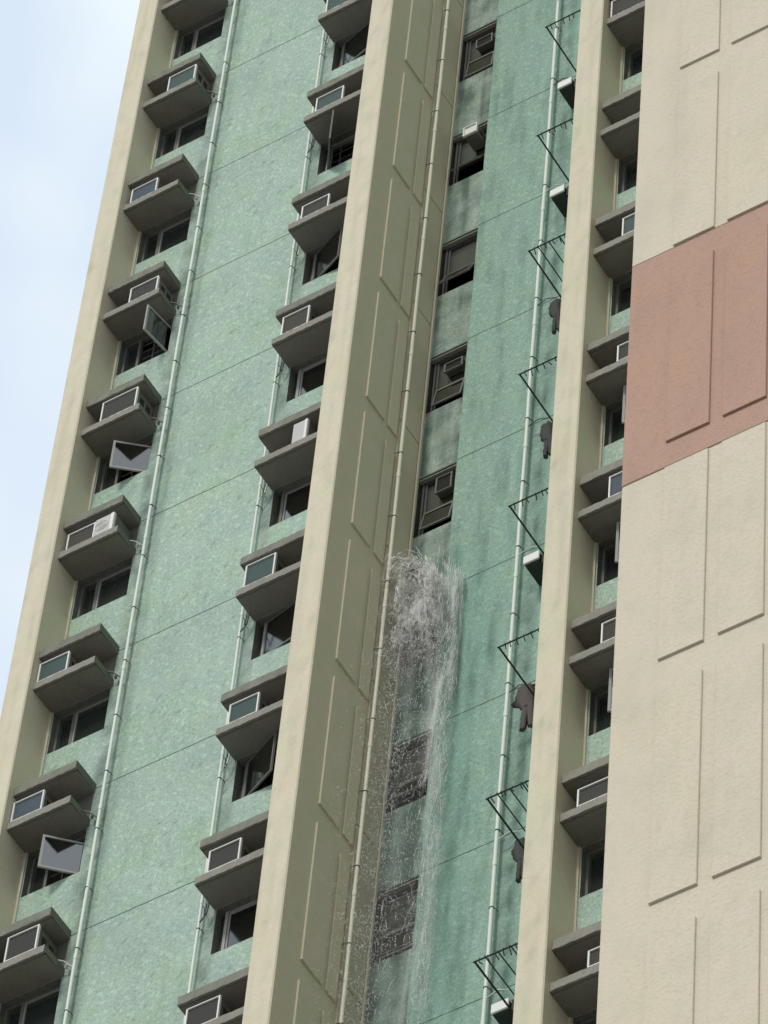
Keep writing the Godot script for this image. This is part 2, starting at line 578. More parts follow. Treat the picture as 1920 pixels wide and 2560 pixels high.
# windows beside a fin on its left: the leaf hinges at the left and swings out
func window_left_hung(tower: Node, x0: float, x1: float, y0: float, y1: float, z: float, open_deg: float, sd: int, grille: bool, bright: bool) -> void:
	rng.seed = sd
	var f := MB.new()
	var t := 0.035
	var px := x0 + 0.07
	bar(f, px, px + 0.04, y0, y1, z - 0.03, z + 0.03)
	bar(f, x1 - t, x1, y0, y1, z - 0.03, z + 0.02)
	bar(f, px + 0.04, x1 - t, y0, y0 + 0.03, z - 0.03, z + 0.022)
	bar(f, px + 0.04, x1 - t, y1 - t, y1, z - 0.03, z + 0.02)
	var w := obj("window", f, mat.alu_dull if sd % 2 == 0 else mat.alu, tower)
	obj("jamb", one_box(Vector3(x0, y0, z - 0.03), Vector3(px, y1, z - 0.01)), mat.coil_grey, w)
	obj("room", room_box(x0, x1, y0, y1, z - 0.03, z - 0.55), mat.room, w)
	if sd % 3 != 0:
		obj("curtain", curtain_mesh(px + 0.05, x1 - 0.05, y0, y1, z - 0.2, sd), mat.curtain, w)
	var lx := px + 0.04
	var lw := x1 - t - lx
	if open_deg > 1.0:
		leaf(w, minf(lw, 0.58), y1 - y0 - 0.06, Vector3(lx, y0 + 0.03, z + 0.034), Basis(Vector3.UP, deg_to_rad(-open_deg)), mat.alu_dull, mat.film if bright else mat.film_dim, 0.022)
	else:
		leaf(w, lw - 0.004, y1 - y0 - 0.07, Vector3(lx + 0.002, y0 + 0.032, z + 0.002), Basis.IDENTITY, mat.alu, mat.film if bright else mat.film_dim, 0.022)
	if grille:
		for i in 4:
			var yy := lerpf(y0 + 0.08, y1 - 0.15, i / 3.0)
			obj("grille_bar", one_box(Vector3(lx, yy - 0.006, z - 0.06), Vector3(x1 - t, yy + 0.006, z - 0.048)), mat.alu_dull, w)
		for i in 3:
			var xx := lerpf(lx + 0.12, x1 - 0.12, i / 2.0)
			obj("grille_bar", one_box(Vector3(xx - 0.006, y0 + 0.03, z - 0.046), Vector3(xx + 0.006, y1 - t, z - 0.034)), mat.alu_dull, w)

# deep-set window in the recess: fixed pane over a top-hung leaf that opens outwards
func window_recess(tower: Node, x0: float, x1: float, y1: float, z: float, open_deg: float, sd: int, bars: bool) -> void:
	var y0 := y1 - 1.25
	var ym := y1 - 0.70
	var t := 0.03
	var f := MB.new()
	bar(f, x0 + 0.03, x0 + 0.06, y0, y1, z - 0.03, z + 0.02)
	bar(f, x0 + 0.075, x0 + 0.1, y0, y1 - t, z - 0.02, z + 0.012)
	bar(f, x1 - t, x1, y0, y1, z - 0.03, z + 0.02)
	bar(f, x0 + 0.1, x1 - t, y1 - t, y1, z - 0.03, z + 0.015)
	bar(f, x0 + 0.1, x1 - t, ym - 0.012, ym + 0.02, z - 0.03, z + 0.03)
	bar(f, x0 + 0.1, x1 - t, y0, y0 + t, z - 0.03, z + 0.015)
	bar(f, x0 + 0.1, x1 - t, y0 + 0.12, y0 + 0.14, z - 0.03, z + 0.01)
	var w := obj("window", f, mat.alu_dull, tower)
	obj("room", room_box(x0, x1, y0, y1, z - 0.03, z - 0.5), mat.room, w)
	obj("pane", one_box(Vector3(x0 + 0.1, ym + 0.02, z - 0.01), Vector3(x1 - t, y1 - t, z - 0.004)), mat.film_grey, w)
	obj("lower_pane", one_box(Vector3(x0 + 0.1, y0 + t, z - 0.012), Vector3(x1 - t, y0 + 0.12, z - 0.006)), mat.film_dim, w)
	# leaf hinged on its top edge: local +y runs down from the hinge
	var a := deg_to_rad(open_deg)
	var down := Vector3(0, -cos(a), sin(a))
	var bs := Basis(Vector3(1, 0, 0), down, Vector3(1, 0, 0).cross(down))
	leaf(w, x1 - t - x0 - 0.1, 0.42, Vector3(x0 + 0.1, ym - 0.02, z + 0.034), bs, mat.alu_dull, mat.film, 0.026)
	if bars:
		for i in 4:
			var yy := lerpf(y0 + 0.16, y1 - 0.2, i / 3.0)
			obj("grille_bar", one_box(Vector3(x0 + 0.1, yy - 0.007, z + 0.06), Vector3(x1 - t, yy + 0.007, z + 0.074)), mat.alu_dull, w)

# ---------------------------------------------------------------- loose things
# a window air conditioner on its ledge: front at zf, back in the wall at zb
func air_conditioner(label: String, x0: float, x1: float, y0: float, y1: float, zf: float, zb: float, coil: Material, style: String, sd: int, group := "air conditioners on the window ledges") -> Node3D:
	rng.seed = sd
	var o := thing("air_conditioner", label, "air conditioner", Vector3((x0 + x1) * 0.5, y0, zf), group)
	var w := x1 - x0
	var h := y1 - y0
	var d := zf - zb
	var hw := w * 0.5
	var r := 0.022
	var c := MB.new()
	if style == "white_fan":
		c.box(Vector3(-hw + 0.004, 0, -d), Vector3(hw - 0.004, h - 0.004, -0.05), 0.008)
		obj("casing", c, mat.casing, o)
		obj("front_panel", one_box(Vector3(-hw, 0, -0.05), Vector3(hw, h, 0), 0.01), mat.pale_box, o)
		obj("end_cap", one_box(Vector3(hw * 0.62, 0.006, 0.0005), Vector3(hw - 0.006, h - 0.006, 0.006), 0.002), mat.white, o)
		if sd == 941: return o
		var fan := MB.new()
		var cx := -hw * 0.25
		for q in 3:
			var rr := minf(hw, h) * (0.25 + 0.2 * q)
			var pts := []
			for i in 17: pts.append(Vector3(cx + cos(TAU * i / 16) * rr, h * 0.5 + sin(TAU * i / 16) * rr, 0.006))
			fan.tube(pts, 0.003, 5, false)
		obj("fan_guard", fan, mat.white, o)
		return o
	c.box(Vector3(-hw + 0.012, 0.01, -d), Vector3(hw - 0.012, h - 0.012, -0.03), 0.006)
	obj("casing", c, mat.casing if style != "dark" else mat.casing_dark, o)
	var fr := MB.new()
	fr.box(Vector3(-hw, 0, -0.03), Vector3(-hw + r, h, 0.004), 0.003)
	fr.box(Vector3(hw - r, 0, -0.03), Vector3(hw, h, 0.004), 0.003)
	fr.box(Vector3(-hw + r, h - r * 0.8, -0.03), Vector3(hw - r, h, 0.004), 0.003)
	fr.box(Vector3(-hw + r, 0, -0.03), Vector3(hw - r, r * 0.8, 0.004), 0.003)
	obj("front_frame", fr, mat.white if style != "dark" else mat.alu_dull, o)
	obj("coil", one_box(Vector3(-hw + r, r * 0.8, -0.028), Vector3(hw - r, h - r * 0.8, -0.016)), coil, o)
	var fins := MB.new()
	var n := 14
	for i in n:
		var x := lerpf(-hw + r + 0.012, hw - r - 0.012, i / (n - 1.0))
		fins.box(Vector3(x - 0.001, r, -0.016), Vector3(x + 0.001, h - r, -0.0145))
	obj("coil_fins", fins, coil, o)
	for sx in [-1.0, 1.0]:
		var sv := MB.new()
		for q in 2:
			var z0 := -0.09 - q * 0.14
			for l in 4:
				var yy := h * (0.32 + 0.11 * l)
				sv.box(Vector3(sx * (hw - 0.011) - 0.001, yy, z0 - 0.09), Vector3(sx * (hw - 0.011) + 0.001, yy + h * 0.085, z0))
		obj("side_vent", sv, mat.vent, o)
	return o

func ring_clip(b: MB, c: Vector3, r: float, h: float) -> void:
	b.tube([c - Vector3(0, h * 0.5, 0), c + Vector3(0, h * 0.5, 0)], r, 12)

# a vertical rain pipe with sockets and wall clips; the wall lies towards `wall`
func drainpipe(label: String, x: float, z: float, r: float, wall: Vector3, y0: float, y1: float, first: float, step: float, material: Material) -> Node3D:
	var o := thing("drainpipe", label, "drainpipe", Vector3(x, BOTTOM, z), "drainpipes on the tower face")
	rng.seed = int(absf(x) * 100)
	# pipe lengths socketed every storey
	var y := y1
	while y > y0:
		var yb := maxf(y - FLOOR, y0)
		var p := MB.new()
		var wob := rng.randf_range(-0.006, 0.006)
		p.tube([Vector3(0, yb - BOTTOM, 0), Vector3(wob, (yb + y) * 0.5 - BOTTOM, 0), Vector3(0, y - BOTTOM, 0)], r, 12)
		obj("pipe_length", p, material, o)
		var s := MB.new()
		ring_clip(s, Vector3(0, yb + 0.05 - BOTTOM, 0), r * 1.22, 0.09)
		obj("socket", s, material, o)
		y -= FLOOR
	y = first
	while y > y0:
		if y < y1:
			var c := MB.new()
			ring_clip(c, Vector3(0, y - BOTTOM, 0), r * 1.2, 0.014)
			var side := Vector3(absf(wall.z), 0, absf(wall.x))
			c.tube([Vector3(0, y - BOTTOM, 0) + side * r * 1.1, Vector3(0, y - BOTTOM, 0) + side * r * 1.5 + wall * 0.04, Vector3(0, y - BOTTOM - 0.01, 0) + side * r * 1.6 + wall * 0.08], 0.0045, 6)
			obj("bracket", c, mat.iron, o)
		y -= step
	return o

# laundry rack on the recess wall: an outer rail, two side arms, rods running out from the wall
func drying_rack(label: String, y: float, rods: bool, sd: int) -> Node3D:
	rng.seed = sd
	var xl := -20.85
	var xr := -20.02
	var zf := -30.64
	var zb := -32.36
	var o := thing("drying_rack", label, "drying rack", Vector3((xl + xr) * 0.5, y, zb), "laundry racks beside the third fin")
	var L := xl - (xl + xr) * 0.5
	var D := zf - zb
	var a := MB.new()
	a.box(Vector3(L - 0.008, -0.014, 0), Vector3(L + 0.008, 0.014, D), 0.003)
	obj("side_arm", a, mat.iron, o)
	var a2 := MB.new()
	a2.box(Vector3(-L - 0.012, -0.018, 0), Vector3(-L + 0.012, 0.018, D), 0.003)
	obj("side_arm", a2, mat.iron, o)
	var r := MB.new()
	r.tube([Vector3(L - 0.02, 0.005, D), Vector3(0, 0.0, D + 0.004), Vector3(-L + 0.02, 0.003, D)], 0.010, 8)
	obj("front_rail", r, mat.iron, o)
	for i in 9:
		var k := MB.new()
		var x := lerpf(L + 0.07, -L - 0.07, i / 8.0) + rng.randf_range(-0.02, 0.02)
		k.tube([Vector3(x, 0.016, D + 0.01), Vector3(x + rng.randf_range(-0.01, 0.01), -0.03, D), Vector3(x + rng.randf_range(-0.015, 0.015), -rng.randf_range(0.03, 0.07), D - rng.randf_range(0.02, 0.06))], 0.007, 5)
		obj("hook", k, mat.iron, o)
	if rods:
		for i in 5:
			var x := lerpf(L + 0.12, -L - 0.1, i / 4.0)
			var p := MB.new()
			p.tube([Vector3(x, 0.03, 0.02), Vector3(x + 0.01, 0.01, D * 0.5), Vector3(x, 0.02, D + 0.01)], 0.009, 6)
			obj("rod", p, mat.steel_bar, o)
	var s := MB.new()
	s.tube([Vector3(L, 0, D * 0.45), Vector3(L, -0.38, 0.02)], 0.011, 6)
	obj("brace", s, mat.iron, o)
	return o

func garment(label: String, x: float, y: float, z: float, w: float, h: float, material: Material, sd: int) -> void:
	rng.seed = sd
	var o := thing("hanging_garment", label, "laundry", Vector3(x, y - h, z), "dark cloths hanging in the recess")
	# shoulders bunched over a line, body narrowing to two trailing ends
	var body := MB.new()
	var ends := MB.new()
	var rows := 10
	for part in 3:
		var b := body if part == 0 else ends
		var rings := []
		for i in rows + 1:
			var t := float(i) / rows
			var yy: float
			var rx: float
			var rz: float
			var cx: float
			if part == 0:
				yy = h * (1.0 - 0.5 * t)
				rx = w * (0.32 + 0.3 * sin(t * 2.2)) * (1.0 - 0.45 * t)
				rz = 0.05 * (1.0 - 0.3 * t)
				cx = -w * 0.12 * sin(t * PI) + 0.12 * w * t
			else:
				yy = h * (0.56 - 0.56 * t)
				rx = w * 0.17 * (1.0 - 0.25 * t)
				rz = 0.035
				cx = w * (0.12 + (0.17 if part == 1 else -0.17) * (0.6 + 0.5 * t))
			var ring := []
			for q in 20:
				var an := TAU * q / 20
				var jj := 1.0 + 0.16 * sin(an * 5.0 + sd + t * 2.0) + 0.45 * n_fine.get_noise_3d(an * 6.0 + sd, t * 22.0, part * 9.0)
				ring.append(Vector3(cx + cos(an) * rx * jj, yy + rng.randf_range(-0.006, 0.006), sin(an) * rz * jj))
			rings.append(ring)
		for i in rows:
			for q in 20:
				var q2 := (q + 1) % 20
				var na := Vector3(cos(TAU * q / 20), 0, sin(TAU * q / 20))
				var nb := Vector3(cos(TAU * q2 / 20), 0, sin(TAU * q2 / 20))
				b.smooth_quad(rings[i][q], rings[i][q2], rings[i + 1][q2], rings[i + 1][q], na, nb, nb, na)
		for en in [0, rows]:
			var c := Vector3.ZERO
			for q in 20: c += rings[en][q] / 20.0
			for q in 20: b.tri(c, rings[en][q], rings[en][(q + 1) % 20], Vector3.UP if en == 0 else Vector3.DOWN)
	obj("body", body, material, o)
	obj("trailing_ends", ends, material, o)
	var hook := MB.new()
	hook.tube([Vector3(0, h * 0.98, 0), Vector3(0.01, h + 0.06, -0.05), Vector3(0.03, h + 0.1, -0.34)], 0.006, 5)
	obj("hanger", hook, mat.iron, o)

# ---------------------------------------------------------------- the fins
func fin(tower: Node, x0: float, x1: float, zf: float, zb: float, panels: bool) -> void:
	var b := MB.new()
	b.box(Vector3(x0, BOTTOM, zb), Vector3(x1, ROOF + 1.0, zf), 0.012)
	var f := obj("fin_wall", b, mat.cream, tower)
	plaster_face(f, 5, x0 + 0.014, x1 - 0.014, 40.0, 76.0, zf + 0.002, mat.cream, 0.05)
	if not panels: return
	# raised plaster panels in two columns on the right-hand face
	var t := 0.028
	for k in range(-3, 11):
		var yb := 64.71 - FLOOR * k
		for c in 2:
			var za := -31.15 - 0.5 * c      # edge nearer the street
			var zz := za - 0.42 if c == 0 else za - 0.2
			obj("panel", one_box(Vector3(x1, yb, zz), Vector3(x1 + t, yb + 2.36, za), 0.003), mat.cream, f)
		# storey joint on the inner strip
		obj("panel", one_box(Vector3(x1, yb + 0.44 + 0.016, -32.34), Vector3(x1 + 0.024, yb + 0.44 + FLOOR - 0.016, -31.9), 0.003), mat.cream, f)

# ---------------------------------------------------------------- build
func _ready() -> void:
	# camera
	var cam := Camera3D.new()
	cam.name = "camera"
	cam.fov = 10.54839552
	cam.near = 0.5
	cam.far = 400.0
	add_child(cam)
	cam.transform = Transform3D(Basis(
		Vector3(0.85161607, 0.06280373, -0.52039001),
		Vector3(0.39290815, 0.58065124, 0.71306895),
		Vector3(0.34694849, -0.81172645, 0.46981583)), Vector3.ZERO)
	cam.current = true
	# sky, exposure
	var env := Environment.new()
	env.background_mode = Environment.BG_SKY
	env.sky = make_sky()
	env.ambient_light_source = Environment.AMBIENT_SOURCE_SKY
	env.tonemap_mode = Environment.TONE_MAPPER_LINEAR
	env.tonemap_exposure = 1.17
	env.volumetric_fog_enabled = true
	env.volumetric_fog_density = 0.0
	env.sdfgi_enabled = true
	env.ssao_enabled = true
	env.ssil_enabled = true
	var we := WorldEnvironment.new()
	we.environment = env
	we.name = "world_environment"
	add_child(we)
	# veiled sun from the front left
	var sun := DirectionalLight3D.new()
	sun.name = "sun"
	sun.light_energy = 0.56
	sun.light_color = Color(1.0, 0.97, 0.92)
	sun.light_angular_distance = 12.0
	sun.shadow_enabled = true
	add_child(sun)
	sun.look_at_from_position(Vector3.ZERO, -Vector3(-0.025, 0.69, 0.72), Vector3.UP)

	n_dirt.seed = 3; n_dirt.frequency = 0.35; n_dirt.fractal_octaves = 3
	n_fine.seed = 4; n_fine.frequency = 0.9; n_fine.fractal_octaves = 3
	n_warp.seed = 6; n_warp.frequency = 0.5
	make_materials()

	# ground
	var gm := PlaneMesh.new()
	gm.size = Vector2(600, 600)
	var ground := obj("ground", gm, mat.ground, self, Vector3(0, BOTTOM, 0))
	tag(ground, "plain grey paving at the foot of the tower", "ground", "", "structure")

	build_tower()
	build_wing()
	build_pipes()
	build_air_conditioners()
	build_racks()
	build_water()

func build_tower() -> void:
	var tower := thing("residential_tower", "green tiled housing tower with cream fins and concrete window hoods", "building", Vector3.ZERO)
	# solid core behind the skin
	obj("core", one_box(Vector3(-28.08, BOTTOM, -48.0), Vector3(-12.0, ROOF, -33.1)), mat.concrete, tower)
	fin(tower, -28.08, -27.73, -30.73, -33.1, false)
	fin(tower, -23.84, -23.48, -30.73, -33.1, true)
	fin(tower, -19.97, -19.62, -30.08, -33.1, false)
	var kmin := -4
	var kmax := 10
	# backing walls, seen only in the joints
	obj("backing_wall", one_box(Vector3(-27.73, J(-4) + FLOOR, -31.95), Vector3(-23.84, ROOF, -31.30)), mat.green, tower)
	obj("backing_wall", one_box(Vector3(-27.73, BOTTOM, -33.1), Vector3(-23.84, J(kmax + 1), -31.30)), mat.green, tower)
	# bays
	for k in range(kmin, kmax + 1):
		var yt := J(k) - 0.009
		var yb := J(k + 1) + 0.009
		var wy0 := J(k) - 1.53
		var wy1 := J(k) - 0.715
		# bay 1
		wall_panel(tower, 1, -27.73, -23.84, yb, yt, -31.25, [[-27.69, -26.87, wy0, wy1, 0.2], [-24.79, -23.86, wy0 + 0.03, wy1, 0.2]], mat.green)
		obj("joint_backing", one_box(Vector3(-27.73, yb - 0.05, -31.32), Vector3(-23.84, yb + 0.03, -31.275)), mat.concrete, tower)
		# bay 2
		wall_panel(tower, 2, -22.86, -19.97, yb, yt, -32.36, [[-21.15, -20.1, wy0, wy1, 0.2]], mat.green)
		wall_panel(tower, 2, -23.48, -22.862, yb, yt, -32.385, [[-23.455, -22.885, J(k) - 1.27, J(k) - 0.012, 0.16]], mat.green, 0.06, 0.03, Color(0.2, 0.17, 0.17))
		obj("joint_backing", one_box(Vector3(-23.48, yb - 0.05, -32.46), Vector3(-19.97, yb + 0.03, -32.40)), mat.concrete, tower)
		# bay 3
		wall_panel(tower, 3, -19.62, -15.7, yb, yt, -30.59, [[-19.58, -18.76, wy0, wy1, 0.2]], mat.green, 0.12)
		obj("joint_backing", one_box(Vector3(-19.62, yb - 0.05, -30.66), Vector3(-15.7, yb + 0.03, -30.615)), mat.concrete, tower)
		# hoods
		slab(tower, -27.728, -26.84, J(k) - 0.07, J(k) + 0.08, -31.25, -30.83, 1.25, 100 + k)
		slab(tower, -27.728, -26.84, J(k) - 0.71, J(k) - 0.58, -31.25, -30.83, 0.45, 200 + k)
		slab(tower, -24.82, -23.842, J(k) - 0.07, J(k) + 0.08, -31.25, -30.83, 1.15, 300 + k)
		slab(tower, -24.82, -23.842, J(k) - 0.71, J(k) - 0.58, -31.25, -30.83, 0.5, 400 + k)
		slab(tower, -19.618, -18.73, J(k) - 0.07, J(k) + 0.08, -30.59, -30.18, 0.6, 500 + k)
		slab(tower, -19.618, -18.73, J(k) - 0.71, J(k) - 0.58, -30.59, -30.18, 0.35, 600 + k)
		# bare render, toned dark brown-grey, behind the air conditioners
		obj("ledge_back", one_box(Vector3(-27.728, J(k) - 0.582, -31.25), Vector3(-26.86, J(k) - 0.068, -31.243)), mat.ledge_dark, tower)
		obj("ledge_back", one_box(Vector3(-24.8, J(k) - 0.582, -31.25), Vector3(-23.842, J(k) - 0.068, -31.243)), mat.ledge_dark, tower)
		obj("ledge_back", one_box(Vector3(-19.618, J(k) - 0.582, -30.59), Vector3(-18.75, J(k) - 0.068, -30.583)), mat.ledge_dark, tower)
	# plaster stops in the inner corners
	obj("corner_bead", one_box(Vector3(-27.73, BOTTOM, -31.25), Vector3(-27.70, ROOF, -31.225)), mat.cream, tower)
	obj("corner_bead", one_box(Vector3(-23.458, BOTTOM, -32.385), Vector3(-23.43, ROOF, -32.35)), mat.cream, tower)
	obj("corner_bead", one_box(Vector3(-19.62, BOTTOM, -30.59), Vector3(-19.595, ROOF, -30.565)), mat.cream, tower)
	# windows
	var open1 := {2: 82.0, 3: 40.0, 6: 44.0}
	var open2 := {0: 14.0, 1: 55.0, 2: 22.0, 5: 12.0, 6: 24.0}
	var open3 := {5: 29.0, 6: 29.0, 7: 29.0}
	var hop := {-1: 4.0, 0: 5.0, 1: 27.0, 2: 22.0, 3: 9.0, 4: 9.0, 5: 2.0, 6: 18.0, 7: 2.0, 8: 6.0}
	for k in range(kmin, kmax + 1):
		var wy0 := J(k) - 1.53
		var wy1 := J(k) - 0.715
		window_by_fin(tower, -27.69, -26.87, wy0, wy1, -31.36, open1.get(k, 0.0), 20 + k, k in [2, 3, 6])
		window_left_hung(tower, -24.79, -23.86, wy0 + 0.03, wy1, -31.36, open2.get(k, 0.0), 40 + k, k in [1, 2, 5, 6], k in [3, 4, 6])
		window_by_fin(tower, -19.58, -18.76, wy0, wy1, -30.70, open3.get(k, 0.0), 61 + k, false)
		window_recess(tower, -23.455, -22.885, J(k) - 0.012, -32.49, hop.get(k, 4.0), 80 + k, k >= 6)
		window_by_fin(tower, -21.15, -20.1, wy0, wy1, -32.5, 0.0, 121 + k, false)

# weathered plaster skin on a wall front
func plaster_face(parent: Node, bay: int, x0: float, x1: float, y0: float, y1: float, z: float, material: Material, cell: float) -> void:
	var b := MB.new()
	var nx := maxi(1, int((x1 - x0) / cell))
	var ny := maxi(1, int((y1 - y0) / (cell * 1.6)))
	for i in nx:
		for j in ny:
			var xa := lerpf(x0, x1, float(i) / nx)
			var xb := lerpf(x0, x1, float(i + 1) / nx)
			var ya := lerpf(y0, y1, float(j) / ny)
			var yb := lerpf(y0, y1, float(j + 1) / ny)
			var q := [[xa, ya], [xb, yb], [xb, ya], [xa, ya], [xa, yb], [xb, yb]]
			for p in q:
				b.v.append(Vector3(p[0], p[1], z)); b.n.append(Vector3.BACK); b.c.append(wall_dirt_and_shade(bay, p[0], p[1]))
	obj("plaster_face", b, material, parent, Vector3.ZERO, true)

func build_wing() -> void:
	var wing := thing("tower_wing", "cream wing wall on the right with tall raised panels and one pink band", "building", Vector3.ZERO)
	var z := -20.15
	var low := obj("wall", one_box(Vector3(-12.725, BOTTOM, -48.0), Vector3(9.0, 33.67, z), 0.012), mat.wing_cream, wing)
	var high := obj("wall", one_box(Vector3(-12.725, 36.67, -48.0), Vector3(9.0, ROOF + 1.0, z), 0.004), mat.wing_cream, wing)
	var band := obj("pink_band", one_box(Vector3(-12.7255, 33.672, -48.0), Vector3(9.0, 36.668, z), 0.004), mat.pink, wing)
	band.set_meta("label", "pink painted storey of the cream wall")
	plaster_face(low, 4, -12.712, -9.5, 22.0, 33.655, z + 0.002, mat.wing_cream, 0.06)
	plaster_face(high, 4, -12.718, -9.5, 36.677, 46.0, z + 0.002, mat.wing_cream, 0.06)
	plaster_face(band, 4, -12.718, -9.5, 33.679, 36.661, z + 0.002, mat.pink, 0.06)
	for k in range(-3, 6):
		var yb := 39.38 - FLOOR * k
		for c in 6:
			var x := -12.345 + 0.485 * c
			var m: Material = mat.pink if k == 2 else mat.wing_cream
			var p := obj("raised_panel", one_box(Vector3(x, yb, z), Vector3(x + 0.37, yb + 2.36, z + 0.019), 0.002), m, wing)
			if c < 4: plaster_face(p, 4, x + 0.003, x + 0.367, yb + 0.003, yb + 2.357, z + 0.021, m, 0.06)

func build_pipes() -> void:
	var p1 := drainpipe("pale green drainpipe between the left window column and the broad tiled strip", -26.64, -31.16, 0.021, Vector3.FORWARD, 40.0, 80.0, J(0) + 0.1, FLOOR * 0.4, mat.pipe)
	var p2 := drainpipe("slim pale drainpipe at the left ends of the second window column's hoods", -24.95, -31.17, 0.018, Vector3.FORWARD, 40.0, 80.0, J(0) + 0.3, FLOOR * 0.5, mat.pipe)
	drainpipe("cream drainpipe running down the shaded panelled side of the middle fin", -23.385, -31.885, 0.024, Vector3.LEFT, 40.0, 80.0, J(0) - 0.1, FLOOR * 0.5, mat.cream_pipe)
	var p3 := drainpipe("whitish drainpipe in the recess, left of the laundry racks", -21.785, -32.26, 0.025, Vector3.FORWARD, 40.0, 80.0, J(0), FLOOR * 0.5, mat.pipe)
	for k in range(-3, 11):
		var y := J(k) - BOTTOM
		# outlet from each hood into the left pipe
		var s := MB.new()
		s.tube([Vector3(-0.2, y - 0.58, 0.05), Vector3(-0.13, y - 0.62, 0.03), Vector3(-0.09, y - 0.66, 0.0), Vector3(-0.01, y - 0.76, 0)], 0.010, 7)
		s.box(Vector3(-0.14, y - 0.68, -0.04), Vector3(-0.11, y - 0.60, -0.01), 0.004)
		obj("hood_outlet", s, mat.pale_box if k in [1, 4, 7] else mat.alu_dull, p1)
		# looped hose from each hood of the second column
		var h := MB.new()
		h.tube([Vector3(0.16, y - 0.6, 0.1), Vector3(0.125, y - 0.72, 0.03), Vector3(0.10, y - 0.86, 0.02), Vector3(0.05, y - 0.93, 0.02), Vector3(0.0, y - 0.95, 0.0)], 0.011, 7)
		obj("hose", h, mat.pipe if k % 2 == 0 else mat.alu_dull, p2)
		var hb := MB.new()
		hb.tube([Vector3(0.02, y - 0.66, 0.0), Vector3(0.06, y - 0.74, 0.01), Vector3(0.075, y - 0.88, 0.02), Vector3(0.1, y - 0.7, 0.03)], 0.006, 6)
		obj("cable", hb, mat.iron, p2)
		var br := MB.new()
		br.tube([Vector3(0, y - 0.17, 0), Vector3(0.09, y - 0.165, 0.015), Vector3(0.17, y - 0.14, 0.02), Vector3(0.3, y - 0.16, -0.02)], 0.008, 7)
		obj("branch_pipe", br, mat.pipe if k in [-1, 2, 5, 7, 8] else mat.alu_dull, p3)

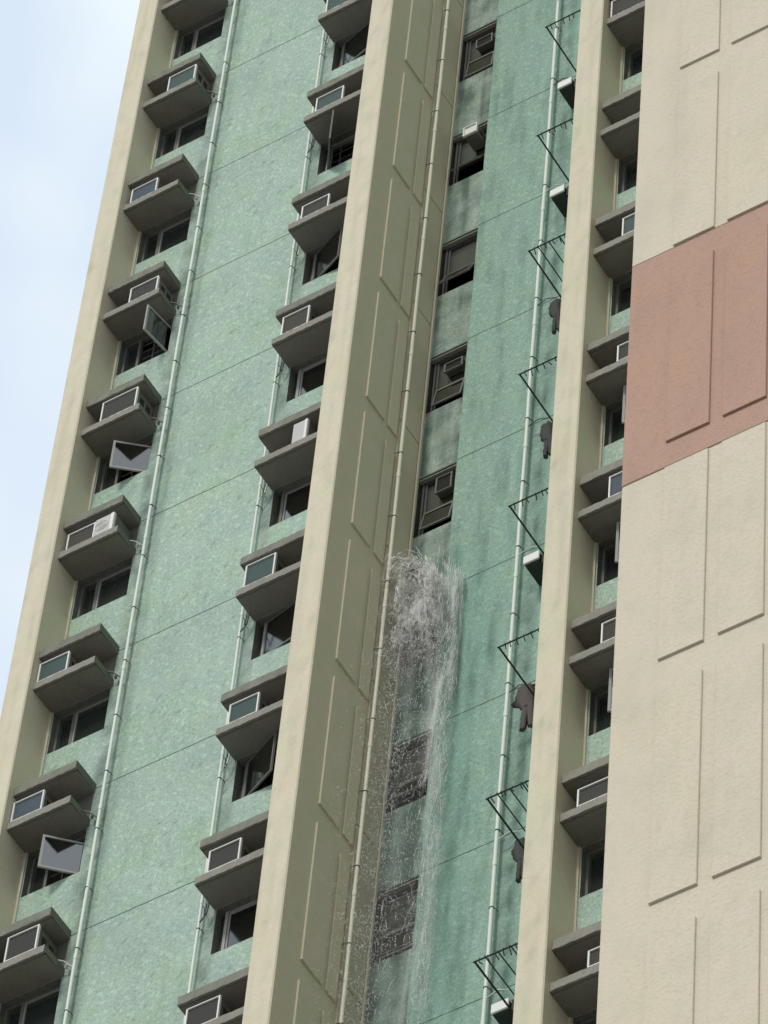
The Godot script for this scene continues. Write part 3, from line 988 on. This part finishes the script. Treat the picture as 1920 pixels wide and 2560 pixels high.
func build_air_conditioners() -> void:
	# [storey, x0, x1, drop of top, coil, style, label]
	var left := [
		[-1, -27.36, -26.90, 0.18, "coil_teal", "", "air conditioner half cut by the photo's top edge in the leftmost window column"],
		[0, -27.35, -26.89, 0.17, "coil_teal", "", "topmost fully seen air conditioner of the leftmost window column, teal coil, slotted side"],
		[1, -27.65, -27.22, 0.22, "coil_blue", "", "blue coiled air conditioner pushed against the left fin, second from top of leftmost column"],
		[2, -27.35, -26.90, 0.22, "coil_grey", "", "thin framed grey air conditioner above the wide open casement of the leftmost column"],
		[3, -27.47, -26.92, 0.13, "coil_grey", "", "widest air conditioner, thick white frame, filling the ledge in the leftmost column"],
		[5, -27.71, -27.27, 0.19, "coil_teal", "", "dark teal air conditioner above plain shut window, below the white fan unit, leftmost column"],
		[6, -27.71, -27.27, 0.20, "coil_blue", "", "blue grey air conditioner above the open casement near the lower left corner"],
		[7, -27.42, -26.98, 0.13, "coil_grey", "", "lowest air conditioner of the leftmost column, thick white frame and grey coil"]]
	for a in left:
		air_conditioner(a[6], a[1], a[2], J(a[0]) - 0.565, J(a[0]) - a[3], -30.85, -31.24, mat[a[4]], a[5], 900 + a[0])
	air_conditioner("white boxed unit with fan guard beside an olive panelled one in the leftmost column", -27.23, -26.94, J(4) - 0.565, J(4) - 0.2, -30.85, -31.24, mat.coil_grey, "white_fan", 904)
	air_conditioner("olive panelled air conditioner left of the white fan unit in the leftmost column", -27.66, -27.24, J(4) - 0.565, J(4) - 0.2, -30.87, -31.24, mat.coil_olive, "", 914)
	var second := [
		[0, -24.72, -24.28, 0.17, "coil_teal", "", "highest air conditioner at the top edge in the window column left of the middle fin"],
		[1, -24.66, -24.22, 0.21, "coil_teal", "", "second air conditioner from the top left of the middle fin, grey green coil"],
		[2, -24.65, -24.22, 0.25, "coil_grey", "", "third air conditioner from the top left of the middle fin, set low behind its ledge"],
		[3, -24.71, -24.30, 0.15, "coil_olive", "", "air conditioner with dull brown coil above half open casement left of the middle fin"],
		[5, -24.74, -24.31, 0.12, "coil_teal", "", "dark green air conditioner just below the plain white box, left of the middle fin"],
		[6, -24.69, -24.28, 0.19, "coil_teal", "", "dark teal air conditioner two storeys below the plain white box, left of the middle fin"],
		[7, -24.69, -24.26, 0.18, "coil_grey", "", "grey air conditioner with open wire side, second lowest left of the middle fin"],
		[8, -24.70, -24.26, 0.18, "coil_grey", "", "lowest air conditioner left of the middle fin, at the photo's bottom edge"]]
	for a in second:
		air_conditioner(a[6], a[1], a[2], J(a[0]) - 0.565, J(a[0]) - a[3], -30.85, -31.24, mat[a[4]], a[5], 930 + a[0])
	air_conditioner("plain pale box unit on a ledge left of the middle fin", -24.31, -24.09, J(4) - 0.565, J(4) - 0.14, -30.85, -31.2, mat.coil_grey, "white_fan", 941)
	var third := [
		[2, -19.58, -19.05, 0.15, "coil_grey", "", "highest air conditioner beside the cream wing, cut by the top edge"],
		[4, -19.24, -18.80, 0.17, "coil_teal", "", "white framed air conditioner beside the wing, just above the pink band's top"],
		[5, -19.22, -18.80, 0.23, "coil_grey", "", "narrowly seen air conditioner beside the middle of the pink band"],
		[6, -19.24, -18.80, 0.15, "coil_blue", "", "bluish air conditioner beside the lower end of the pink band"],
		[7, -19.24, -18.80, 0.20, "coil_grey", "", "air conditioner with upright bars beside the wing, first below the pink band"],
		[8, -19.43, -18.96, 0.27, "coil_grey", "", "broadly seen dark air conditioner beside the wing, second lowest"],
		[9, -19.20, -18.78, 0.30, "coil_grey", "", "lowest air conditioner beside the wing, thin white frame"]]
	for a in third:
		air_conditioner(a[6], a[1], a[2], J(a[0]) - 0.565, J(a[0]) - a[3], -30.20, -30.58, mat[a[4]], a[5], 960 + a[0])
	# boxes set in the recess windows
	air_conditioner("pale fan unit sticking out of the second recess window from the top", -23.13, -22.91, J(1) - 0.52, J(1) - 0.30, -32.18, -32.47, mat.white, "", 980, "units set in the recess windows")
	air_conditioner("small dark unit in the topmost recess window", -23.20, -22.93, J(0) - 0.54, J(0) - 0.32, -32.38, -32.49, mat.vent, "dark", 981, "units set in the recess windows")
	air_conditioner("small dark unit in the fourth recess window from the top", -23.21, -22.93, J(3) - 0.50, J(3) - 0.31, -32.38, -32.49, mat.vent, "dark", 982, "units set in the recess windows")
	air_conditioner("square dark unit in the recess window just above the burst of water", -23.17, -22.93, J(4) - 0.50, J(4) - 0.17, -32.38, -32.49, mat.vent, "dark", 983, "units set in the recess windows")
	# white fronted boxes on the recess wall beside the third fin
	var lab := {1: "topmost white fronted box beside the third fin, on dark supports", 2: "second white fronted box from the top beside the third fin", 5: "white fronted box beside the third fin level with the burst of water", 8: "lowest white fronted box beside the third fin at the bottom edge"}
	for k in [1, 2, 5, 8]:
		var y: float = J(k) - 0.83
		var o := thing("wall_unit", lab[k], "air conditioner", Vector3(-21.42, y, -32.0), "white fronted boxes beside the third fin")
		obj("front", one_box(Vector3(-0.11, 0, -0.03), Vector3(0.11, 0.155, 0.0), 0.008), mat.white, o)
		obj("body", one_box(Vector3(-0.10, 0.004, -0.36), Vector3(0.10, 0.15, -0.03), 0.004), mat.vent, o)
		obj("support", one_box(Vector3(0.11, -0.04, -0.36), Vector3(0.22, 0.17, -0.06), 0.004), mat.iron, o)
		obj("under_tray", one_box(Vector3(-0.085, -0.022, -0.355), Vector3(0.1, -0.002, -0.03), 0.004), mat.iron, o)
		var pp := MB.new()
		pp.tube([Vector3(0.06, 0.0, -0.3), Vector3(0.07, -0.12, -0.32), Vector3(0.05, -0.22, -0.33)], 0.02, 7)
		obj("spout", pp, mat.iron, o)
	garment("black cloth hanging beside the third fin, the upper of two close ones", -21.31, J(3) - 0.74, -32.02, 0.2, 0.68, mat.cloth_dark, 1)
	garment("black cloth hanging beside the third fin, the lower of two close ones", -21.31, J(4) - 0.76, -32.02, 0.21, 0.68, mat.cloth_dark, 2)
	garment("wide brown tattered cloth hanging beside the third fin, below the white fronted box", -21.36, J(6) - 0.60, -32.02, 0.30, 0.78, mat.cloth_brown, 3)
	garment("black cloth hanging beside the third fin near the bottom of the photo", -21.29, J(7) - 0.74, -32.02, 0.2, 0.68, mat.cloth_dark, 4)

func build_racks() -> void:
	var labels := [
		"topmost laundry rack beside the third fin, with short hooks only",
		"laundry rack between the two upper white fronted boxes beside the third fin",
		"highest laundry rack that carries a full set of rods",
		"rodless laundry rack between the two close black cloths beside the third fin",
		"rodless laundry rack right above the third white fronted box",
		"rodless laundry rack right above the wide brown tattered cloth",
		"second lowest laundry rack, with rods, above the lowest black cloth",
		"lowest laundry rack, with rods, above the lowest white fronted box"]
	for i in 8:
		drying_rack(labels[i], 62.65 - FLOOR * i, i in [2, 6, 7], 70 + i)

func build_water() -> void:
	rng.seed = 77
	# thin jet from the cracked pipe to the corner
	var j := MB.new()
	var pts := []
	for i in 9:
		var t := i / 8.0
		pts.append(Vector3(-23.40 + 0.05 * t, 54.20 + 0.10 * t - 0.06 * t * t, -31.95 - 0.36 * t))
	j.tube(pts, 0.006, 6)
	var jet := obj("water_jet", j, mat.water, self)
	tag(jet, "thin jet of water shooting from the fin's pipe into the recess corner", "water jet")
	# streaks and drops: a short bent sliver, copied
	var ms := MB.new()
	var px := [Vector3(0.0, -0.5, 0.0), Vector3(0.09, -0.2, 0.0), Vector3(0.1, 0.1, 0.0), Vector3(0.0, 0.5, 0.0)]
	var pr := [0.06, 0.5, 0.42, 0.05]
	for i in 3:
		for q in 4:
			var a := TAU * q / 4
			var a2 := TAU * (q + 1) / 4
			var n1 := Vector3(cos(a), 0, sin(a))
			var n2 := Vector3(cos(a2), 0, sin(a2))
			ms.smooth_quad(px[i] * Vector3(5, 1, 1) + n1 * pr[i], px[i] * Vector3(5, 1, 1) + n2 * pr[i], px[i + 1] * Vector3(5, 1, 1) + n2 * pr[i + 1], px[i + 1] * Vector3(5, 1, 1) + n1 * pr[i + 1], n1, n2, n2, n1)
	var mesh := ms.mesh()
	var xf := []
	var cl := FastNoiseLite.new()
	cl.seed = 21
	cl.frequency = 2.2
	cl.fractal_octaves = 3
	var tries := 0
	while xf.size() < 13500 and tries < 400000:
		tries += 1
		var drop := pow(rng.randf(), 1.45) * 12.5        # metres below the crown of the burst
		var y := 54.25 - drop
		var spread := clampf(drop / 1.6, 0.0, 1.0)
		var x: float
		var z: float
		var near := drop < 2.5
		if near:
			# leaves the corner, arches right and out
			var u := rng.randf()
			x = -23.44 + u * (0.33 + 0.50 * sqrt(spread))
			var top := 53.98 - 0.75 * pow(maxf(0.0, (x + 23.3) / 0.75), 2.2) - (0.15 if x < -23.3 else 0.0) + 0.12 * cl.get_noise_2d(x * 3.0, 7.0)
			if y > top: continue
			z = -32.3 + rng.randf() * (0.15 + 0.45 * spread)
			if y > top - 0.12 and rng.randf() < 0.5: z += 0.1
		else:
			x = rng.randfn(-23.18 - 0.008 * drop, 0.21)
			if rng.randf() < 0.2 - drop * 0.016: x = rng.randfn(-22.64, 0.07)
			z = -32.33 + absf(rng.randfn(0.0, 0.3)) + drop * 0.02
			if x < -23.46 or x > -22.4: continue
		var dens := 0.42 + 1.5 * cl.get_noise_3d(x * 2.0, y * 0.8, z * 1.5)
		if rng.randf() > clampf(dens, 0.03, 1.0) * (1.2 if near else 0.5 - drop * 0.02): continue
		var len := rng.randf_range(0.012, 0.045) if near else rng.randf_range(0.018, 0.055)
		var th := rng.randf_range(0.003, 0.0068)
		var dir := Vector3(rng.randfn(0.1, 0.6), -0.8, rng.randfn(0.15, 0.6))
		if drop < 1.2: dir = Vector3(rng.randfn(0.9, 0.6), rng.randfn(0.1, 0.6), rng.randfn(0.4, 0.5))
		dir = dir.normalized()
		var s := dir.cross(Vector3(rng.randf() - 0.5, 0.2, 0.9)).normalized()
		xf.append(Transform3D(Basis(s * th, dir * len, s.cross(dir) * th), Vector3(x, y, z)))
	# wisps torn off the crown and long threads in the veil
	for i in 700:
		var u := rng.randf()
		var xw := -23.4 + u * 0.74
		var yw := 53.93 - 0.75 * pow(maxf(0.0, (xw + 23.3) / 0.75), 2.2) - absf(rng.randfn(0.0, 0.2)) - 0.1 * rng.randf()
		var dw := Vector3(0.8 - 0.75 * u, 0.35 - 1.5 * u + rng.randfn(0, 0.3), rng.randfn(0.2, 0.35)).normalized()
		var sw := dw.cross(Vector3(rng.randf() - 0.5, 0.4, 0.8)).normalized()
		var tw := rng.randf_range(0.004, 0.010)
		xf.append(Transform3D(Basis(sw * tw, dw * rng.randf_range(0.05, 0.15), sw.cross(dw) * tw), Vector3(xw, yw, -32.2 + rng.randf() * 0.45)))
	for i in 900:
		var tt := rng.randf()
		var y3 := 53.6 - tt * tt * 8.0
		var x3 := -22.54 + 0.05 * cl.get_noise_2d(y3 * 1.3, 3.0) - absf(rng.randfn(0.0, 0.09))
		if rng.randf() < 0.3: x3 = rng.randfn(-23.05, 0.22)
		var d3 := Vector3(rng.randfn(0, 0.12), -1.0, rng.randfn(0.05, 0.12)).normalized()
		var s3 := d3.cross(Vector3(0.3, 0.2, 0.9)).normalized()
		var t3 := rng.randf_range(0.0025, 0.006)
		xf.append(Transform3D(Basis(s3 * t3, d3 * rng.randf_range(0.08, 0.28), s3.cross(d3) * t3), Vector3(x3, y3, -32.3 + absf(rng.randfn(0.0, 0.16)))))
	# the veil of fine spray down the right side
	for i in 7000:
		var t := pow(rng.randf(), 1.5)
		var yv := 53.7 - t * 10.5
		var edge := -22.52 + 0.05 * cl.get_noise_2d(yv * 1.3, 3.0) - 0.3 * exp(-(53.9 - yv) * 1.2)
		var xv := edge - absf(rng.randfn(0.0, 0.10))
		if rng.randf() > 0.55 + 1.3 * cl.get_noise_2d(xv * 2.0, yv * 0.7): continue
		var tv := rng.randf_range(0.002, 0.0042)
		var dv := Vector3(rng.randfn(0, 0.25), -1.0, rng.randfn(0.1, 0.25)).normalized()
		var sv := dv.cross(Vector3(0.3, 0.2, 0.9)).normalized()
		xf.append(Transform3D(Basis(sv * tv, dv * rng.randf_range(0.015, 0.045), sv.cross(dv) * tv), Vector3(xv, yv, -32.3 + absf(rng.randfn(0.0, 0.14)))))
	# strays thrown over the fin's side
	for i in 900:
		var y2 := 51.8 - pow(rng.randf(), 0.8) * 9.5
		var th2 := rng.randf_range(0.0035, 0.007)
		var dd := Vector3(rng.randfn(0, 0.6), -0.7, rng.randfn(0.2, 0.6)).normalized()
		var s2 := dd.cross(Vector3(0.3, 0.2, 0.9)).normalized()
		xf.append(Transform3D(Basis(s2 * th2, dd * rng.randf_range(0.015, 0.05), s2.cross(dd) * th2), Vector3(-23.42 + rng.randf() * 0.15, y2, -32.3 + pow(rng.randf(), 2.0) * 1.1)))
	var mm := MultiMesh.new()
	mm.transform_format = MultiMesh.TRANSFORM_3D
	mm.mesh = mesh
	mm.instance_count = xf.size()
	for i in xf.size(): mm.set_instance_transform(i, xf[i])
	var mi := MultiMeshInstance3D.new()
	mi.name = "water_spray"
	mi.multimesh = mm
	mi.material_override = mat.water
	add_child(mi)
	tag(mi, "white spray of water bursting and falling down the recess past the windows", "water", "", "stuff")
	# sheets of falling water: thin, torn, partly clear
	var film := StandardMaterial3D.new()
	film.albedo_color = Color(0.86, 0.86, 0.855)
	film.transparency = BaseMaterial3D.TRANSPARENCY_ALPHA
	film.vertex_color_use_as_albedo = true
	film.roughness = 0.35
	film.cull_mode = BaseMaterial3D.CULL_DISABLED
	var fn := FastNoiseLite.new()
	fn.frequency = 1.0
	fn.fractal_octaves = 4
	for layer in 5:
		fn.seed = 31 + layer
		var crown := layer < 3
		var nu := 46
		var nv := 110 if crown else 170
		var grid := []
		for a in nu + 1:
			var u := float(a) / nu
			var colv := []
			for e in nv + 1:
				var t := float(e) / nv
				var p: Vector3
				var al: float
				if crown:
					# thrown from the corner, over the top, then down
					var reach := 0.25 + 0.75 * u
					var fall := t * 2.9
					var arc := 0.42 * sin(minf(fall / 0.45, 1.0) * PI * 0.5)
					p = Vector3(-23.43 + reach * (0.38 + 0.44 * minf(1.0, fall / 0.9)), 53.66 + arc * (0.9 - 0.75 * u * u) * (1.0 - 0.1 * layer) - maxf(0.0, fall - 0.4) - 0.1 * u, -32.28 + 0.1 * layer + 0.24 * sin(minf(fall / 1.2, 1.0) * PI * 0.5))
					p += Vector3(0.04, 0.05, 0.05) * fn.get_noise_2d(u * 5.0, t * 6.0)
					var ridge := 1.0 - absf(fn.get_noise_2d(u * 4.5 + 10.0, t * 7.0)) * 2.6
					var clump := fn.get_noise_2d(u * 1.8 + 50.0, t * 2.6)
					al = clampf(0.5 * pow(maxf(ridge, 0.0), 2.5) + 0.75 * clump + 0.34 - 0.42 * smoothstep(0.14, 0.42, t), 0.0, 0.74) * (1.0 - smoothstep(0.5, 1.0, t)) * smoothstep(0.0, 0.05, t) * (1.0 - 0.5 * smoothstep(0.8, 1.0, u))
				else:
					# the veil along the right of the recess windows
					var yv := 53.85 - t * 11.5
					p = Vector3(-22.90 + 0.42 * u * (1.0 - 0.3 * exp(-t * 14.0)) + 0.04 * fn.get_noise_2d(t * 5.0, 2.0), yv, -32.28 + 0.14 * (layer - 3) + 0.06 * sin(u * 5.0 + t * 9.0))
					var st := fn.get_noise_2d(u * 4.0, t * 5.0)
					var cl2 := fn.get_noise_2d(u * 1.2 + 20.0, t * 9.0)
					al = clampf(0.2 + 0.36 * st + 0.4 * cl2, 0.0, 0.5) * smoothstep(0.0, 0.35, u) * smoothstep(1.0, 0.8, u) * smoothstep(0.0, 0.06, t) * pow(1.0 - t, 1.1)
				colv.append([p, Color(1, 1, 1, al)])
			grid.append(colv)
		var wb := MB.new()
		for a in nu:
			for e in nv:
				var q := [grid[a][e], grid[a + 1][e], grid[a + 1][e + 1], grid[a][e + 1]]
				if q[0][1].a + q[1][1].a + q[2][1].a + q[3][1].a < 0.02: continue
				var nn: Vector3 = (q[1][0] - q[0][0]).cross(q[3][0] - q[0][0]).normalized()
				if nn.z < 0.0: nn = -nn
				for m in [0, 1, 2, 0, 2, 3]:
					wb.v.append(q[m][0]); wb.n.append(nn); wb.c.append(q[m][1])
		var sheet := obj(numbered("water_sheet"), wb, film, self, Vector3.ZERO, true)
		tag(sheet, ["clear torn sheet of water arching closest to the wall at the burst's crown", "middle torn sheet of water in the arching crown of the burst", "outermost torn sheet of water in the arching crown of the burst", "pale veil of falling water close to the wall right of the recess windows", "outer pale veil of falling water right of the recess windows"][layer], "water", "", "stuff")
	# the fine mist that hangs round the fall
	for m in [[Vector3(-23.15, 52.6, -32.15), Vector3(0.7, 2.2, 0.4), 0.6], [Vector3(-23.1, 47.6, -32.1), Vector3(0.7, 10.0, 0.5), 0.25]]:
		var fv := FogVolume.new()
		fv.name = numbered("water_mist")
		fv.shape = RenderingServer.FOG_VOLUME_SHAPE_ELLIPSOID
		fv.size = m[1]
		var fm := FogMaterial.new()
		fm.density = m[2]
		fm.albedo = Color(0.93, 0.94, 0.94)
		fv.material = fm
		add_child(fv)
		fv.position = m[0]
		tag(fv, ["dense pale mist round the crown of the burst water", "thin mist drifting down over the lower recess windows"][int(taken["water_mist"])], "mist", "", "stuff")
